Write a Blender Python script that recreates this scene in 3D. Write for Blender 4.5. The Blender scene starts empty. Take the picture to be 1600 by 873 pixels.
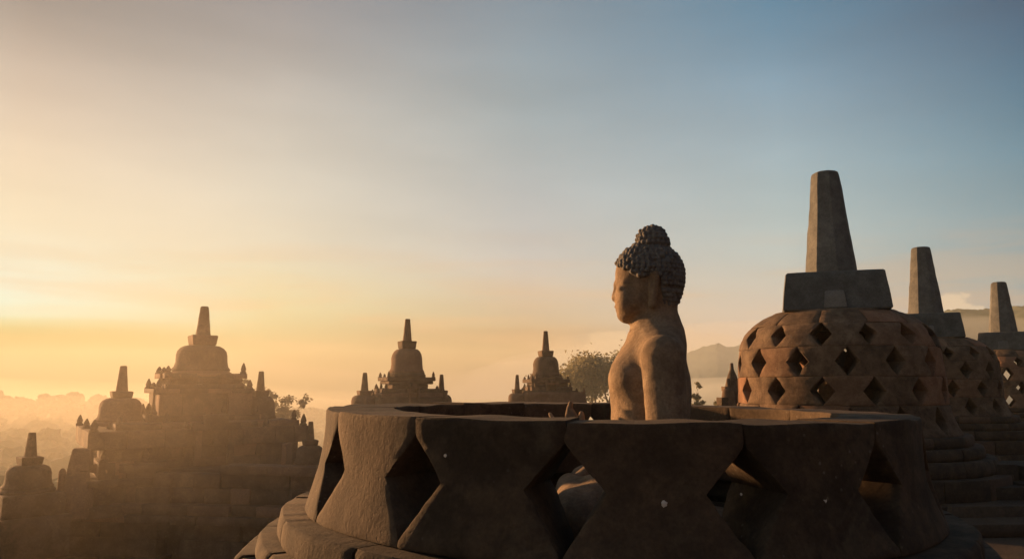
import bpy, bmesh, math, random
import numpy as np
from mathutils import Vector, noise, Matrix

random.seed(7)
PI = math.pi
R = math.radians
sc = bpy.context.scene
COL = sc.collection

# ------------------------------------------------------------------ camera
F_PX = 1178.0
PITCH = math.atan(164.0 / F_PX)
cam_d = bpy.data.cameras.new("camera")
cam = bpy.data.objects.new("camera", cam_d)
COL.objects.link(cam)
cam_d.sensor_width = 36.0
cam_d.lens = F_PX / 1600.0 * 36.0
cam_d.clip_start = 0.05
cam_d.clip_end = 20000
cam.location = (0, 0, 0)
cam.rotation_euler = (PI / 2 + PITCH, 0, 0)
sc.camera = cam
cp, sp = math.cos(PITCH), math.sin(PITCH)


def ray(px, py):
    u = (px - 800.0) / F_PX
    v = (436.5 - py) / F_PX
    y = cp - v * sp
    return u / y, (sp + v * cp) / y


def P(px, py, Y):
    a, b = ray(px, py)
    return Vector((a * Y, Y, b * Y))


def Zat(py, Y):
    return ray(800, py)[1] * Y


# ------------------------------------------------------------------ light
SUN_AZ = -53.0      # degrees, clockwise from +Y
SUN_EL = 6.5
sdir = Vector((math.sin(R(SUN_AZ)) * math.cos(R(SUN_EL)), math.cos(R(SUN_AZ)) * math.cos(R(SUN_EL)), math.sin(R(SUN_EL))))
sun_d = bpy.data.lights.new("sun", 'SUN')
sun = bpy.data.objects.new("sun", sun_d)
COL.objects.link(sun)
sun_d.energy = 5.0
sun_d.angle = R(2.0)
sun_d.color = (1.0, 0.53, 0.23)
sun.rotation_euler = sdir.to_track_quat('Z', 'Y').to_euler()

sc.view_settings.view_transform = 'Standard'
sc.view_settings.look = 'None'
sc.view_settings.exposure = 1.4
sc.view_settings.gamma = 1.0
sc.view_settings.use_curve_mapping = False
sc.render.engine = 'CYCLES'
sc.cycles.max_bounces = 5
sc.cycles.volume_bounces = 2
sc.cycles.transparent_max_bounces = 8


def lin(c):
    return [((x / 255.0) / 12.92 if x / 255.0 <= 0.04045 else ((x / 255.0 + 0.055) / 1.055) ** 2.4) for x in c]


world = bpy.data.worlds.new("World")
sc.world = world
world.use_nodes = True
wn, wl = world.node_tree.nodes, world.node_tree.links
wn.clear()


def N(nodes, typ, **kw):
    n = nodes.new(typ)
    for k, v in kw.items():
        setattr(n, k, v)
    return n


def M_(nodes, links, op, a, b=None, c=None, clamp=False):
    n = nodes.new('ShaderNodeMath')
    n.operation = op
    n.use_clamp = clamp
    for i, v in enumerate((a, b, c)):
        if v is None:
            continue
        if isinstance(v, (int, float)):
            n.inputs[i].default_value = v
        else:
            links.new(v, n.inputs[i])
    return n.outputs[0]


def MR(nodes, links, val, a, b, c=0.0, d=1.0, smooth=False):
    n = nodes.new('ShaderNodeMapRange')
    if smooth:
        n.interpolation_type = 'SMOOTHSTEP'
    links.new(val, n.inputs[0])
    n.inputs[1].default_value = a
    n.inputs[2].default_value = b
    n.inputs[3].default_value = c
    n.inputs[4].default_value = d
    return n.outputs[0]


def MIX(nodes, links, fac, a, b, blend='MIX'):
    n = nodes.new('ShaderNodeMix')
    n.data_type = 'RGBA'
    n.blend_type = blend
    if isinstance(fac, (int, float)):
        n.inputs[0].default_value = fac
    else:
        links.new(fac, n.inputs[0])
    for i, v in ((6, a), (7, b)):
        if isinstance(v, (tuple, list)):
            n.inputs[i].default_value = tuple(v[:3]) + (1.0,)
        else:
            links.new(v, n.inputs[i])
    return n.outputs[2]


tc = N(wn, 'ShaderNodeTexCoord')
sep = N(wn, 'ShaderNodeSeparateXYZ')
wl.new(tc.outputs['Generated'], sep.inputs[0])
wx, wy, wz = sep.outputs
el = M_(wn, wl, 'MULTIPLY', M_(wn, wl, 'ARCSINE', wz), 180 / PI)
hx = math.sin(R(SUN_AZ)); hy = math.cos(R(SUN_AZ))
dot = M_(wn, wl, 'ADD', M_(wn, wl, 'MULTIPLY', wx, hx), M_(wn, wl, 'MULTIPLY', wy, hy))
hl = M_(wn, wl, 'SQRT', M_(wn, wl, 'ADD', M_(wn, wl, 'MULTIPLY', wx, wx), M_(wn, wl, 'ADD', M_(wn, wl, 'MULTIPLY', wy, wy), 1e-6)))
daz = M_(wn, wl, 'MULTIPLY', M_(wn, wl, 'ARCCOSINE', M_(wn, wl, 'DIVIDE', dot, hl)), 180 / PI)
azi = M_(wn, wl, 'MULTIPLY', M_(wn, wl, 'ARCTAN2', wx, wy), 180 / PI)
# columns: distance in azimuth from the sun -> (elevation, sRGB colour)
SKY = [
    (0, [(-5, (145, 115, 67)), (0, (148, 126, 79)), (4, (181, 231, 184)), (9, (252, 247, 216)), (14, (251, 241, 220)), (24, (179, 168, 155)), (40, (127, 134, 136)), (90, (44, 76, 99))]),
    (19, [(-5, (113, 85, 49)), (0, (120, 102, 62)), (3.4, (137, 160, 66)), (4.1, (181, 231, 212)), (6.1, (211, 244, 239)), (10, (251, 231, 193)), (17, (228, 207, 187)), (24, (148, 138, 131)), (40, (114, 123, 129)), (90, (43, 75, 98))]),
    (35, [(-5, (108, 83, 50)), (0, (121, 98, 60)), (2.4, (123, 121, 66)), (5.5, (201, 220, 174)), (9.5, (230, 223, 204)), (18.5, (210, 204, 193)), (27, (143, 141, 145)), (45, (100, 113, 125)), (90, (52, 77, 100))]),
    (54, [(-5, (101, 80, 85)), (0, (106, 85, 95)), (2, (107, 85, 61)), (5, (195, 175, 141)), (9.7, (199, 203, 206)), (19.3, (152, 171, 176)), (28.3, (128, 152, 170)), (45, (93, 114, 131)), (90, (60, 85, 106))]),
    (73, [(-5, (98, 110, 148)), (0, (109, 123, 164)), (4.6, (217, 201, 186)), (9.6, (175, 201, 202)), (18.5, (145, 175, 193)), (26.5, (61, 129, 163)), (45, (62, 97, 121)), (90, (40, 81, 104))]),
    (89, [(-5, (80, 74, 171)), (0, (90, 83, 190)), (4, (88, 152, 168)), (8.3, (120, 159, 172)), (16, (51, 126, 156)), (23.5, (37, 83, 119)), (45, (27, 77, 104)), (90, (24, 70, 98))]),
    (140, [(-5, (84, 84, 86)), (0, (98, 100, 108)), (6, (90, 98, 110)), (15, (76, 92, 110)), (30, (62, 84, 108)), (60, (54, 78, 104)), (90, (54, 78, 104))])
]
epos = MR(wn, wl, el, -5, 90)
prev = None
last = None
for d, stops in SKY:
    rp = N(wn, 'ShaderNodeValToRGB')
    wl.new(epos, rp.inputs[0])
    cr = rp.color_ramp
    cr.interpolation = 'B_SPLINE'
    while len(cr.elements) < len(stops):
        cr.elements.new(0.5)
    for e, (ev, c) in zip(cr.elements, sorted(stops)):
        e.position = (ev + 5) / 95.0
        e.color = lin(c) + [1]
    if prev is None:
        prev = rp.outputs[0]
    else:
        prev = MIX(wn, wl, MR(wn, wl, daz, last, d), prev, rp.outputs[0])
    last = d
# thin stratus streaks low in the sky
cv = N(wn, 'ShaderNodeCombineXYZ')
wl.new(M_(wn, wl, 'MULTIPLY', azi, 0.045), cv.inputs[0])
wl.new(M_(wn, wl, 'MULTIPLY', el, 0.42), cv.inputs[1])
cn = N(wn, 'ShaderNodeTexNoise')
cn.inputs['Scale'].default_value = 1.0
cn.inputs['Detail'].default_value = 6.0
cn.inputs['Roughness'].default_value = 0.55
cn.inputs['Distortion'].default_value = 0.35
wl.new(cv.outputs[0], cn.inputs['Vector'])
streak = MR(wn, wl, cn.outputs[0], 0.46, 0.62, smooth=True)
lowmask = M_(wn, wl, 'MULTIPLY', MR(wn, wl, el, 0.0, 1.5), MR(wn, wl, el, 12.0, 4.0))
sfac = M_(wn, wl, 'MULTIPLY', streak, lowmask)
skyc = MIX(wn, wl, M_(wn, wl, 'MULTIPLY', sfac, 0.42), prev, (0.74, 0.42, 0.22))
wob = M_(wn, wl, 'MULTIPLY', M_(wn, wl, 'SUBTRACT', cn.outputs[0], 0.5), 2.4)
elw = M_(wn, wl, 'ADD', el, wob)
b1 = M_(wn, wl, 'MULTIPLY', MR(wn, wl, elw, 4.3, 3.9, smooth=True), MR(wn, wl, elw, 0.5, 3.4))
b1 = M_(wn, wl, 'MULTIPLY', b1, MR(wn, wl, azi, -19, -29, smooth=True))
skyc = MIX(wn, wl, M_(wn, wl, 'MULTIPLY', b1, 0.65), skyc, (0.93, 0.80, 0.60), 'MULTIPLY')
b2 = M_(wn, wl, 'MULTIPLY', MR(wn, wl, elw, 4.5, 4.1, smooth=True), MR(wn, wl, elw, 1.2, 3.2))
b2 = M_(wn, wl, 'MULTIPLY', b2, M_(wn, wl, 'MULTIPLY', MR(wn, wl, azi, -13, -8, smooth=True), MR(wn, wl, azi, 12, 6, smooth=True)))
skyc = MIX(wn, wl, M_(wn, wl, 'MULTIPLY', b2, 0.8), skyc, (0.86, 0.82, 0.82), 'MULTIPLY')
# high veil, very faint
cv2 = N(wn, 'ShaderNodeCombineXYZ')
wl.new(M_(wn, wl, 'MULTIPLY', azi, 0.035), cv2.inputs[0])
wl.new(M_(wn, wl, 'ADD', M_(wn, wl, 'MULTIPLY', el, 0.15), M_(wn, wl, 'MULTIPLY', azi, 0.006)), cv2.inputs[1])
cn2 = N(wn, 'ShaderNodeTexNoise')
cn2.inputs['Scale'].default_value = 1.3
cn2.inputs['Detail'].default_value = 4.0
wl.new(cv2.outputs[0], cn2.inputs['Vector'])
veil = MR(wn, wl, cn2.outputs[0], 0.3, 0.7, 0.93, 1.07)
vm = N(wn, 'ShaderNodeVectorMath', operation='SCALE')
wl.new(skyc, vm.inputs[0]); wl.new(veil, vm.inputs['Scale'])
skyc = vm.outputs[0]
# small warm cumulus tops along the ridge, where the photograph has them
cv3 = N(wn, 'ShaderNodeCombineXYZ')
wl.new(M_(wn, wl, 'MULTIPLY', azi, 0.55), cv3.inputs[0])
wl.new(M_(wn, wl, 'MULTIPLY', el, 1.1), cv3.inputs[1])
cn3 = N(wn, 'ShaderNodeTexNoise')
cn3.inputs['Scale'].default_value = 1.0
cn3.inputs['Detail'].default_value = 8.0
cn3.inputs['Roughness'].default_value = 0.6
wl.new(cv3.outputs[0], cn3.inputs['Vector'])
for (a0, w, top, tone) in ((30.6, 2.2, 6.2, (1.05, 0.80, 0.52)), (13.5, 5.0, 4.4, (0.62, 0.42, 0.29)), (7.5, 2.5, 4.6, (0.85, 0.60, 0.36))):
    dx = M_(wn, wl, 'DIVIDE', M_(wn, wl, 'SUBTRACT', azi, a0), w)
    bell = M_(wn, wl, 'SUBTRACT', 1.0, M_(wn, wl, 'MULTIPLY', dx, dx))
    edge = M_(wn, wl, 'ADD', M_(wn, wl, 'MULTIPLY', bell, 1.6), M_(wn, wl, 'MULTIPLY', cn3.outputs[0], 2.6))
    hgt = M_(wn, wl, 'ADD', edge, top - 3.3)
    m = MR(wn, wl, M_(wn, wl, 'SUBTRACT', hgt, el), 0.0, 0.35, smooth=True)
    m = M_(wn, wl, 'MULTIPLY', m, MR(wn, wl, bell, -0.1, 0.5))
    m = M_(wn, wl, 'MULTIPLY', m, MR(wn, wl, el, top - 3.6, top - 1.2))
    skyc = MIX(wn, wl, M_(wn, wl, 'MULTIPLY', m, 0.45 if a0 > 30 else 0.38), skyc, tone)
# physical sky adds its own light at low strength
nsk = N(wn, 'ShaderNodeTexSky')
nsk.sky_type = 'NISHITA'
nsk.sun_disc = False
nsk.sun_elevation = R(SUN_EL)
nsk.sun_rotation = R(SUN_AZ)
bg1 = N(wn, 'ShaderNodeBackground'); bg1.inputs[1].default_value = 0.35
wl.new(skyc, bg1.inputs[0])
bg2 = N(wn, 'ShaderNodeBackground'); bg2.inputs[1].default_value = 0.002
wl.new(nsk.outputs[0], bg2.inputs[0])
ads = N(wn, 'ShaderNodeAddShader')
wl.new(bg1.outputs[0], ads.inputs[0]); wl.new(bg2.outputs[0], ads.inputs[1])
wo = N(wn, 'ShaderNodeOutputWorld')
wl.new(ads.outputs[0], wo.inputs[0])

# ------------------------------------------------------------------ materials


def new_mat(name):
    m = bpy.data.materials.new(name)
    m.use_nodes = True
    n, l = m.node_tree.nodes, m.node_tree.links
    b = n['Principled BSDF']
    return m, n, l, b


def stone_mat(name, base, light, dark, bump=0.5, scale=1.0, lichen=0.35, red=(0.22, 0.12, 0.075)):
    m, n, l, b = new_mat(name)
    geo = N(n, 'ShaderNodeNewGeometry')
    oi = N(n, 'ShaderNodeObjectInfo')
    pos = geo.outputs['Position']

    def nz(s, det=5, rough=0.6, dist=0.0):
        t = N(n, 'ShaderNodeTexNoise')
        t.inputs['Scale'].default_value = s * scale
        t.inputs['Detail'].default_value = det
        t.inputs['Roughness'].default_value = rough
        t.inputs['Distortion'].default_value = dist
        l.new(pos, t.inputs['Vector'])
        return t.outputs[0]
    big = nz(1.7, 4, 0.55)
    mid = nz(7.0, 6, 0.65)
    fine = nz(60.0, 5, 0.7)
    grit = nz(260.0, 3, 0.7)
    c = MIX(n, l, MR(n, l, mid, 0.35, 0.68, smooth=True), dark, base)
    c = MIX(n, l, M_(n, l, 'MULTIPLY', MR(n, l, nz(3.1, 7, 0.7, 0.6), 0.52, 0.66, smooth=True), lichen), c, light)
    c = MIX(n, l, M_(n, l, 'MULTIPLY', MR(n, l, oi.outputs['Random'], 0.62, 1.0), 0.5), c, red)
    val = M_(n, l, 'ADD', MR(n, l, oi.outputs['Random'], 0, 1, 0.80, 1.18), MR(n, l, big, 0.3, 0.7, -0.16, 0.16))
    val = M_(n, l, 'MULTIPLY', val, MR(n, l, fine, 0.25, 0.75, 0.72, 1.25))
    vs = N(n, 'ShaderNodeVectorMath', operation='SCALE')
    l.new(c, vs.inputs[0]); l.new(val, vs.inputs['Scale'])
    # small pale lichen specks
    vo = N(n, 'ShaderNodeTexVoronoi')
    vo.inputs['Scale'].default_value = 26.0 * scale
    l.new(pos, vo.inputs['Vector'])
    speck = M_(n, l, 'MULTIPLY', MR(n, l, vo.outputs['Distance'], 0.16, 0.10), MR(n, l, big, 0.5, 0.62))
    c2 = MIX(n, l, M_(n, l, 'MULTIPLY', speck, 0.25), vs.outputs[0], (0.34, 0.31, 0.26))
    l.new(c2, b.inputs['Base Color'])
    b.inputs['Roughness'].default_value = 0.93
    b.inputs['Specular IOR Level'].default_value = 0.25
    h = M_(n, l, 'ADD', M_(n, l, 'MULTIPLY', mid, 1.2), M_(n, l, 'ADD', M_(n, l, 'MULTIPLY', fine, 0.5), M_(n, l, 'MULTIPLY', grit, 0.16)))
    vp = N(n, 'ShaderNodeTexVoronoi')
    vp.inputs['Scale'].default_value = 48.0 * scale
    l.new(pos, vp.inputs['Vector'])
    pit = MR(n, l, vp.outputs['Distance'], 0.0, 0.3, -0.35, 0.0)
    h = M_(n, l, 'ADD', h, M_(n, l, 'MULTIPLY', pit, MR(n, l, mid, 0.5, 0.6)))
    bp = N(n, 'ShaderNodeBump')
    bp.inputs['Strength'].default_value = bump
    bp.inputs['Distance'].default_value = 0.012 / scale
    l.new(h, bp.inputs['Height'])
    l.new(bp.outputs[0], b.inputs['Normal'])
    return m


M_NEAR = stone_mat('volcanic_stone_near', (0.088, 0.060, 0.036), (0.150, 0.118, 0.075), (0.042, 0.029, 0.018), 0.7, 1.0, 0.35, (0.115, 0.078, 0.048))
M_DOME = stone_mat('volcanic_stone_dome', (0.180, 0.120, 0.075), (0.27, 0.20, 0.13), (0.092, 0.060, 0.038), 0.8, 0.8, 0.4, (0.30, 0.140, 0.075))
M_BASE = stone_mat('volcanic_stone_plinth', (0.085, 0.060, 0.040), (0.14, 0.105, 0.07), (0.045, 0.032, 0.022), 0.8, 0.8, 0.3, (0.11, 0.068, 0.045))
M_SPIRE = stone_mat('volcanic_stone_spire', (0.155, 0.155, 0.143), (0.22, 0.21, 0.18), (0.105, 0.106, 0.10), 0.5, 0.9, 0.3, (0.16, 0.14, 0.115))
M_FAR = stone_mat('volcanic_stone_far', (0.140, 0.095, 0.060), (0.24, 0.17, 0.11), (0.075, 0.05, 0.032), 0.9, 0.4, 0.4)
M_HARM = stone_mat('volcanic_stone_harmika', (0.100, 0.108, 0.104), (0.155, 0.155, 0.14), (0.066, 0.071, 0.07), 0.5, 0.9, 0.3, (0.15, 0.12, 0.09))
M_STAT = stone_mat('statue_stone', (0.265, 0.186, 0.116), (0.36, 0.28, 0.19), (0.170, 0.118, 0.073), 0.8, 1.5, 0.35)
M_HAIR = stone_mat('statue_hair_stone', (0.175, 0.160, 0.140), (0.26, 0.24, 0.21), (0.11, 0.10, 0.088), 0.35, 1.6, 0.25)
M_FLOOR = stone_mat('terrace_stone', (0.070, 0.051, 0.035), (0.115, 0.09, 0.063), (0.04, 0.029, 0.020), 0.8, 0.5, 0.3, (0.09, 0.06, 0.04))

m, n, l, b = new_mat('pale_lichen')
b.inputs['Base Color'].default_value = (0.62, 0.58, 0.5, 1)
b.inputs['Roughness'].default_value = 0.9
M_SPOT = m


def leaf_mat(name, c1, c2):
    m, n, l, b = new_mat(name)
    geo = N(n, 'ShaderNodeNewGeometry')
    t = N(n, 'ShaderNodeTexNoise'); t.inputs['Scale'].default_value = 0.8; t.inputs['Detail'].default_value = 3
    l.new(geo.outputs['Position'], t.inputs['Vector'])
    c = MIX(n, l, MR(n, l, t.outputs[0], 0.3, 0.7), c1, c2)
    l.new(c, b.inputs['Base Color'])
    b.inputs['Roughness'].default_value = 0.6
    tr = N(n, 'ShaderNodeBsdfTranslucent')
    vs = N(n, 'ShaderNodeVectorMath', operation='SCALE'); vs.inputs['Scale'].default_value = 2.2
    l.new(c, vs.inputs[0]); l.new(vs.outputs[0], tr.inputs[0])
    mx = N(n, 'ShaderNodeMixShader'); mx.inputs[0].default_value = 0.45
    l.new(b.outputs[0], mx.inputs[1]); l.new(tr.outputs[0], mx.inputs[2])
    l.new(mx.outputs[0], n['Material Output'].inputs[0])
    return m


M_LEAF = leaf_mat('foliage', (0.10, 0.088, 0.045), (0.12, 0.108, 0.062))
m, n, l, b = new_mat('bark')
b.inputs['Base Color'].default_value = (0.09, 0.065, 0.045, 1); b.inputs['Roughness'].default_value = 0.95
M_BARK = m


def ground_mat(name, c1, c2, s):
    m, n, l, b = new_mat(name)
    geo = N(n, 'ShaderNodeNewGeometry')
    t = N(n, 'ShaderNodeTexNoise'); t.inputs['Scale'].default_value = s; t.inputs['Detail'].default_value = 8
    l.new(geo.outputs['Position'], t.inputs['Vector'])
    l.new(MIX(n, l, MR(n, l, t.outputs[0], 0.35, 0.65), c1, c2), b.inputs['Base Color'])
    b.inputs['Roughness'].default_value = 1.0
    return m


M_PLAIN = ground_mat('plain_vegetation', (0.035, 0.05, 0.02), (0.085, 0.085, 0.04), 0.02)
M_HILL = ground_mat('hill_forest', (0.03, 0.045, 0.022), (0.06, 0.07, 0.03), 0.03)

# ------------------------------------------------------------------ object helpers


def link(name, me, mat=None, parent=None, loc=None, rotz=None):
    o = bpy.data.objects.new(name, me)
    COL.objects.link(o)
    if mat is not None and me is not None and len(me.materials) == 0:
        me.materials.append(mat)
    if parent is not None:
        o.parent = parent
    if loc is not None:
        o.location = loc
    if rotz is not None:
        o.rotation_euler = (0, 0, rotz)
    return o


def tag(o, label=None, cat=None, group=None, kind=None):
    if label: o['label'] = label
    if cat: o['category'] = cat
    if group: o['group'] = group
    if kind: o['kind'] = kind
    return o


def thing(name, loc, rotz, label, cat, group=None):
    o = link(name, None, loc=loc, rotz=rotz)
    return tag(o, label, cat, group)


def copy_tree(o, parent=None):
    c = o.copy()
    COL.objects.link(c)
    if parent is not None:
        c.parent = parent
    for ch in list(o.children):
        copy_tree(ch, c)
    return c


def mesh_from(name, verts, faces, smooth=True, angle=38):
    me = bpy.data.meshes.new(name)
    me.from_pydata([tuple(v) for v in verts], [], faces)
    me.validate()
    if smooth:
        me.shade_smooth()
        me.set_sharp_from_angle(angle=R(angle))
    me.update()
    return me


def nz3(p, s, seed=0.0):
    return noise.noise(Vector((p[0] * s + seed, p[1] * s - seed * 1.7, p[2] * s + seed * 0.6)))


def rough_box(name, seed, cuts=3, amp=0.035, edge=0.07):
    """unit box (-.5..+.5) with worn, rounded edges"""
    bm = bmesh.new()
    bmesh.ops.create_cube(bm, size=1.0)
    bmesh.ops.bevel(bm, geom=bm.edges[:], offset=edge, segments=2, profile=0.6, affect='EDGES')
    if cuts:
        bmesh.ops.subdivide_edges(bm, edges=[e for e in bm.edges if e.calc_length() > 0.5], cuts=cuts, use_grid_fill=True)
    for v in bm.verts:
        d = nz3(v.co, 2.3, seed * 3.1) * amp
        c = max(abs(v.co.x), abs(v.co.y)) > 0.42
        v.co += v.co.normalized() * (d * (1.6 if c else 1.0))
    me = bpy.data.meshes.new(name)
    bm.to_mesh(me); bm.free()
    me.shade_smooth(); me.set_sharp_from_angle(angle=R(40))
    return me


_boxcache = {}


def box_mesh(mat, k=None, tag_='block'):
    k = random.randrange(5) if k is None else k
    key = (mat.name, k)
    if key not in _boxcache:
        me = rough_box('stone_block_%d' % k, k + 1, cuts=1, amp=0.03, edge=0.035)
        me.materials.append(mat)
        _boxcache[key] = me
    return _boxcache[key]


def add_block(parent, name, cx, cy, cz, sx, sy, sz, mat, rz=0.0, tilt=0.0):
    o = link(name, box_mesh(mat), parent=parent, loc=(cx, cy, cz), rotz=rz)
    if tilt:
        o.rotation_euler = (random.uniform(-tilt, tilt), random.uniform(-tilt, tilt), rz)
    o.scale = (sx, sy, sz)
    return o


def lathe(name, prof, seg=48, amp=0.0, seed=0.0, closed_top=True, scale_noise=2.0, phase=0.0):
    """prof: list of (r,z) bottom to top"""
    verts, faces = [], []
    for (r, z) in prof:
        for k in range(seg):
            a = 2 * PI * k / seg + phase
            p = (r * math.cos(a), r * math.sin(a), z)
            d = nz3(p, scale_noise, seed) * amp
            verts.append(((r + d) * math.cos(a), (r + d) * math.sin(a), z + d * 0.5))
    n_ = len(prof)
    for i in range(n_ - 1):
        for k in range(seg):
            k2 = (k + 1) % seg
            faces.append((i * seg + k, i * seg + k2, (i + 1) * seg + k2, (i + 1) * seg + k))
    if closed_top:
        faces.append(tuple((n_ - 1) * seg + k for k in range(seg)))
        faces.append(tuple(seg - 1 - k for k in range(seg)))
    return mesh_from(name, verts, faces)


def prof_r(prof, z):
    if z <= prof[0][1]: return prof[0][0]
    for (r0, z0), (r1, z1) in zip(prof, prof[1:]):
        if z <= z1:
            t = (z - z0) / (z1 - z0)
            t2 = t
            return r0 + (r1 - r0) * t2
    return prof[-1][0]


def curved_stone(name, prof, z0, z1, pitch, thick, waist=0.0, nz=10, nt=8, gap=0.004, seed=0.0, amp=0.004, chamf=0.012, topvar=0.0, edge_amp=0.0, apex=0.10, rin=None):
    """A stone of a ring wall centred on angle 0; waist>0 makes the hourglass stone between two diamond openings."""
    rm = prof_r(prof, 0.5 * (z0 + z1))
    ch_t = chamf / (z1 - z0)
    ts = [0.0, ch_t] + [ch_t + (1 - 2 * ch_t) * i / nz for i in range(1, nz)] + [1 - ch_t, 1.0]
    hw0 = pitch / 2
    ch_s = chamf / (rm * hw0 * 2)
    ss = [0.0, ch_s] + [ch_s + (1 - 2 * ch_s) * i / nt for i in range(1, nt)] + [1 - ch_s, 1.0]
    verts, faces = [], []
    nr, nc = len(ts), len(ss)

    def hw(t, side):
        d = abs(2 * t - 1)
        if waist > 0:
            ap = apex if isinstance(apex, float) else apex[0 if t > 0.5 else 1]
            k = max(0.0, 1 - d / (1 - ap)) if d < 1 - ap else 0.0
        else:
            k = 0.0
        w = hw0 * (1 - waist * k) - gap / rm
        w += edge_amp * (noise.noise(Vector((t * 3.3 + side * 9.1, seed * 5.3, side * 2.0))) + 0.5 * noise.noise(Vector((t * 11 + side * 4.1, seed * 2.3, 7.0)))) / rm
        return w
    for layer in (0, 1):
        for i, t in enumerate(ts):
            wl_, wr_ = hw(t, -1), hw(t, 1)
            for j, s in enumerate(ss):
                th = -wl_ + (wl_ + wr_) * s
                z = z0 + (z1 - z0) * t
                r = prof_r(prof, z)
                if layer:
                    r = (r - thick) if rin is None else rin
                e = 0.0
                if i in (0, nr - 1): e += chamf * 0.7
                if j in (0, nc - 1): e += chamf * (0.7 if waist == 0 else 0.7 - 0.45 * max(0, abs(2 * t - 1) - 0.6) / 0.4)
                p = (r * math.cos(th), r * math.sin(th), z)
                d = nz3(p, 6.0, seed) * amp + nz3(p, 2.0, seed + 3) * amp * 1.5
                rr = r - e + d if layer == 0 else r + e + d
                zz = z
                if i >= nr - 2:
                    zz += topvar * noise.noise(Vector((math.cos(th + seed) * 2.5 + seed, s * 2.2, seed))) + d * 0.8
                verts.append((rr * math.cos(th), rr * math.sin(th), zz))
    q = nr * nc
    for i in range(nr - 1):
        for j in range(nc - 1):
            a, b_, c, d = i * nc + j, i * nc + j + 1, (i + 1) * nc + j + 1, (i + 1) * nc + j
            faces.append((a, b_, c, d))
            faces.append((q + d, q + c, q + b_, q + a))
    for i in range(nr - 1):
        a, d = i * nc, (i + 1) * nc
        faces.append((a, d, q + d, q + a))
        b_, c = i * nc + nc - 1, (i + 1) * nc + nc - 1
        faces.append((c, b_, q + b_, q + c))
    for j in range(nc - 1):
        faces.append((j + 1, j, q + j, q + j + 1))
        a, b_ = (nr - 1) * nc + j, (nr - 1) * nc + j + 1
        faces.append((a, b_, q + b_, q + a))
    return mesh_from(name, verts, faces, True, 50)


# ------------------------------------------------------------------ SDF -> mesh (surface nets)


def surface_nets(Fv, origin, h):
    nx, ny, nz_ = Fv.shape
    S = Fv < 0
    cx, cy, cz = nx - 1, ny - 1, nz_ - 1
    cnt = np.zeros((cx, cy, cz), np.float32)
    acc = np.zeros((cx, cy, cz, 3), np.float32)
    corners = [(i, j, k) for i in (0, 1) for j in (0, 1) for k in (0, 1)]
    for a in corners:
        for ax in range(3):
            if a[ax] == 1: continue
            b_ = list(a); b_[ax] = 1
            A = Fv[a[0]:a[0] + cx, a[1]:a[1] + cy, a[2]:a[2] + cz]
            B = Fv[b_[0]:b_[0] + cx, b_[1]:b_[1] + cy, b_[2]:b_[2] + cz]
            m_ = (A < 0) != (B < 0)
            idx = np.nonzero(m_)
            fa = A[idx]; fb = B[idx]
            t = fa / (fa - fb)
            p = np.zeros((len(t), 3), np.float32)
            p[:, 0] = a[0]; p[:, 1] = a[1]; p[:, 2] = a[2]
            p[:, ax] += t
            acc[idx] += p
            cnt[idx] += 1
    cells = np.nonzero(cnt > 0)
    vid = -np.ones((cx, cy, cz), np.int64)
    vid[cells] = np.arange(len(cells[0]))
    V = acc[cells] / cnt[cells][:, None] + np.stack(cells, 1)
    V = V * h + np.array(origin)[None, :]
    quads = []
    for ax in range(3):
        o1, o2 = [x for x in range(3) if x != ax]
        sl = [slice(None)] * 3
        sl[ax] = slice(0, -1)
        A = S[tuple(sl)]
        sl[ax] = slice(1, None)
        B = S[tuple(sl)]
        m_ = A != B
        for o_ in (o1, o2):
            s0 = [slice(None)] * 3; s0[o_] = slice(0, 1); m_[tuple(s0)] = False
            s0[o_] = slice(-1, None); m_[tuple(s0)] = False
        idx = np.stack(np.nonzero(m_), 1)
        ina = A[tuple(idx.T)]
        d1 = np.zeros(3, int); d1[o1] = 1
        d2 = np.zeros(3, int); d2[o2] = 1
        q = [vid[tuple((idx - d1 - d2).T)], vid[tuple((idx - d2).T)], vid[tuple(idx.T)], vid[tuple((idx - d1).T)]]
        q = np.stack(q, 1)
        flip = ina if ax != 1 else ~ina
        q = np.where(flip[:, None], q, q[:, ::-1])
        quads.append(q)
    Q = np.concatenate(quads)
    Q = Q[(Q >= 0).all(1)]
    return V, Q


def np_mesh(name, V, Q):
    me = bpy.data.meshes.new(name)
    me.vertices.add(len(V)); me.vertices.foreach_set('co', V.astype(np.float32).ravel())
    me.loops.add(len(Q) * 4); me.loops.foreach_set('vertex_index', Q.astype(np.int32).ravel())
    me.polygons.add(len(Q))
    me.polygons.foreach_set('loop_start', np.arange(0, len(Q) * 4, 4, dtype=np.int32))
    me.update(calc_edges=True)
    me.validate()
    me.shade_smooth()
    return me


def s_ell(X, c, r):
    x, y, z = (X[0] - c[0]) / r[0], (X[1] - c[1]) / r[1], (X[2] - c[2]) / r[2]
    k0 = np.sqrt(x * x + y * y + z * z)
    k1 = np.sqrt((x / r[0]) ** 2 + (y / r[1]) ** 2 + (z / r[2]) ** 2) + 1e-6
    return k0 * (k0 - 1) / k1


def s_cap(X, a, b_, ra, rb):
    a = np.array(a, np.float32); b_ = np.array(b_, np.float32)
    d = b_ - a
    L2 = float((d * d).sum())
    t = ((X[0] - a[0]) * d[0] + (X[1] - a[1]) * d[1] + (X[2] - a[2]) * d[2]) / L2
    t = np.clip(t, 0, 1)
    dx, dy, dz = X[0] - a[0] - t * d[0], X[1] - a[1] - t * d[1], X[2] - a[2] - t * d[2]
    return np.sqrt(dx * dx + dy * dy + dz * dz) - (ra + (rb - ra) * t)


def smin(a, b_, k):
    hh = np.clip(0.5 + 0.5 * (b_ - a) / k, 0, 1)
    return b_ * (1 - hh) + a * hh - k * hh * (1 - hh)


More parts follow.
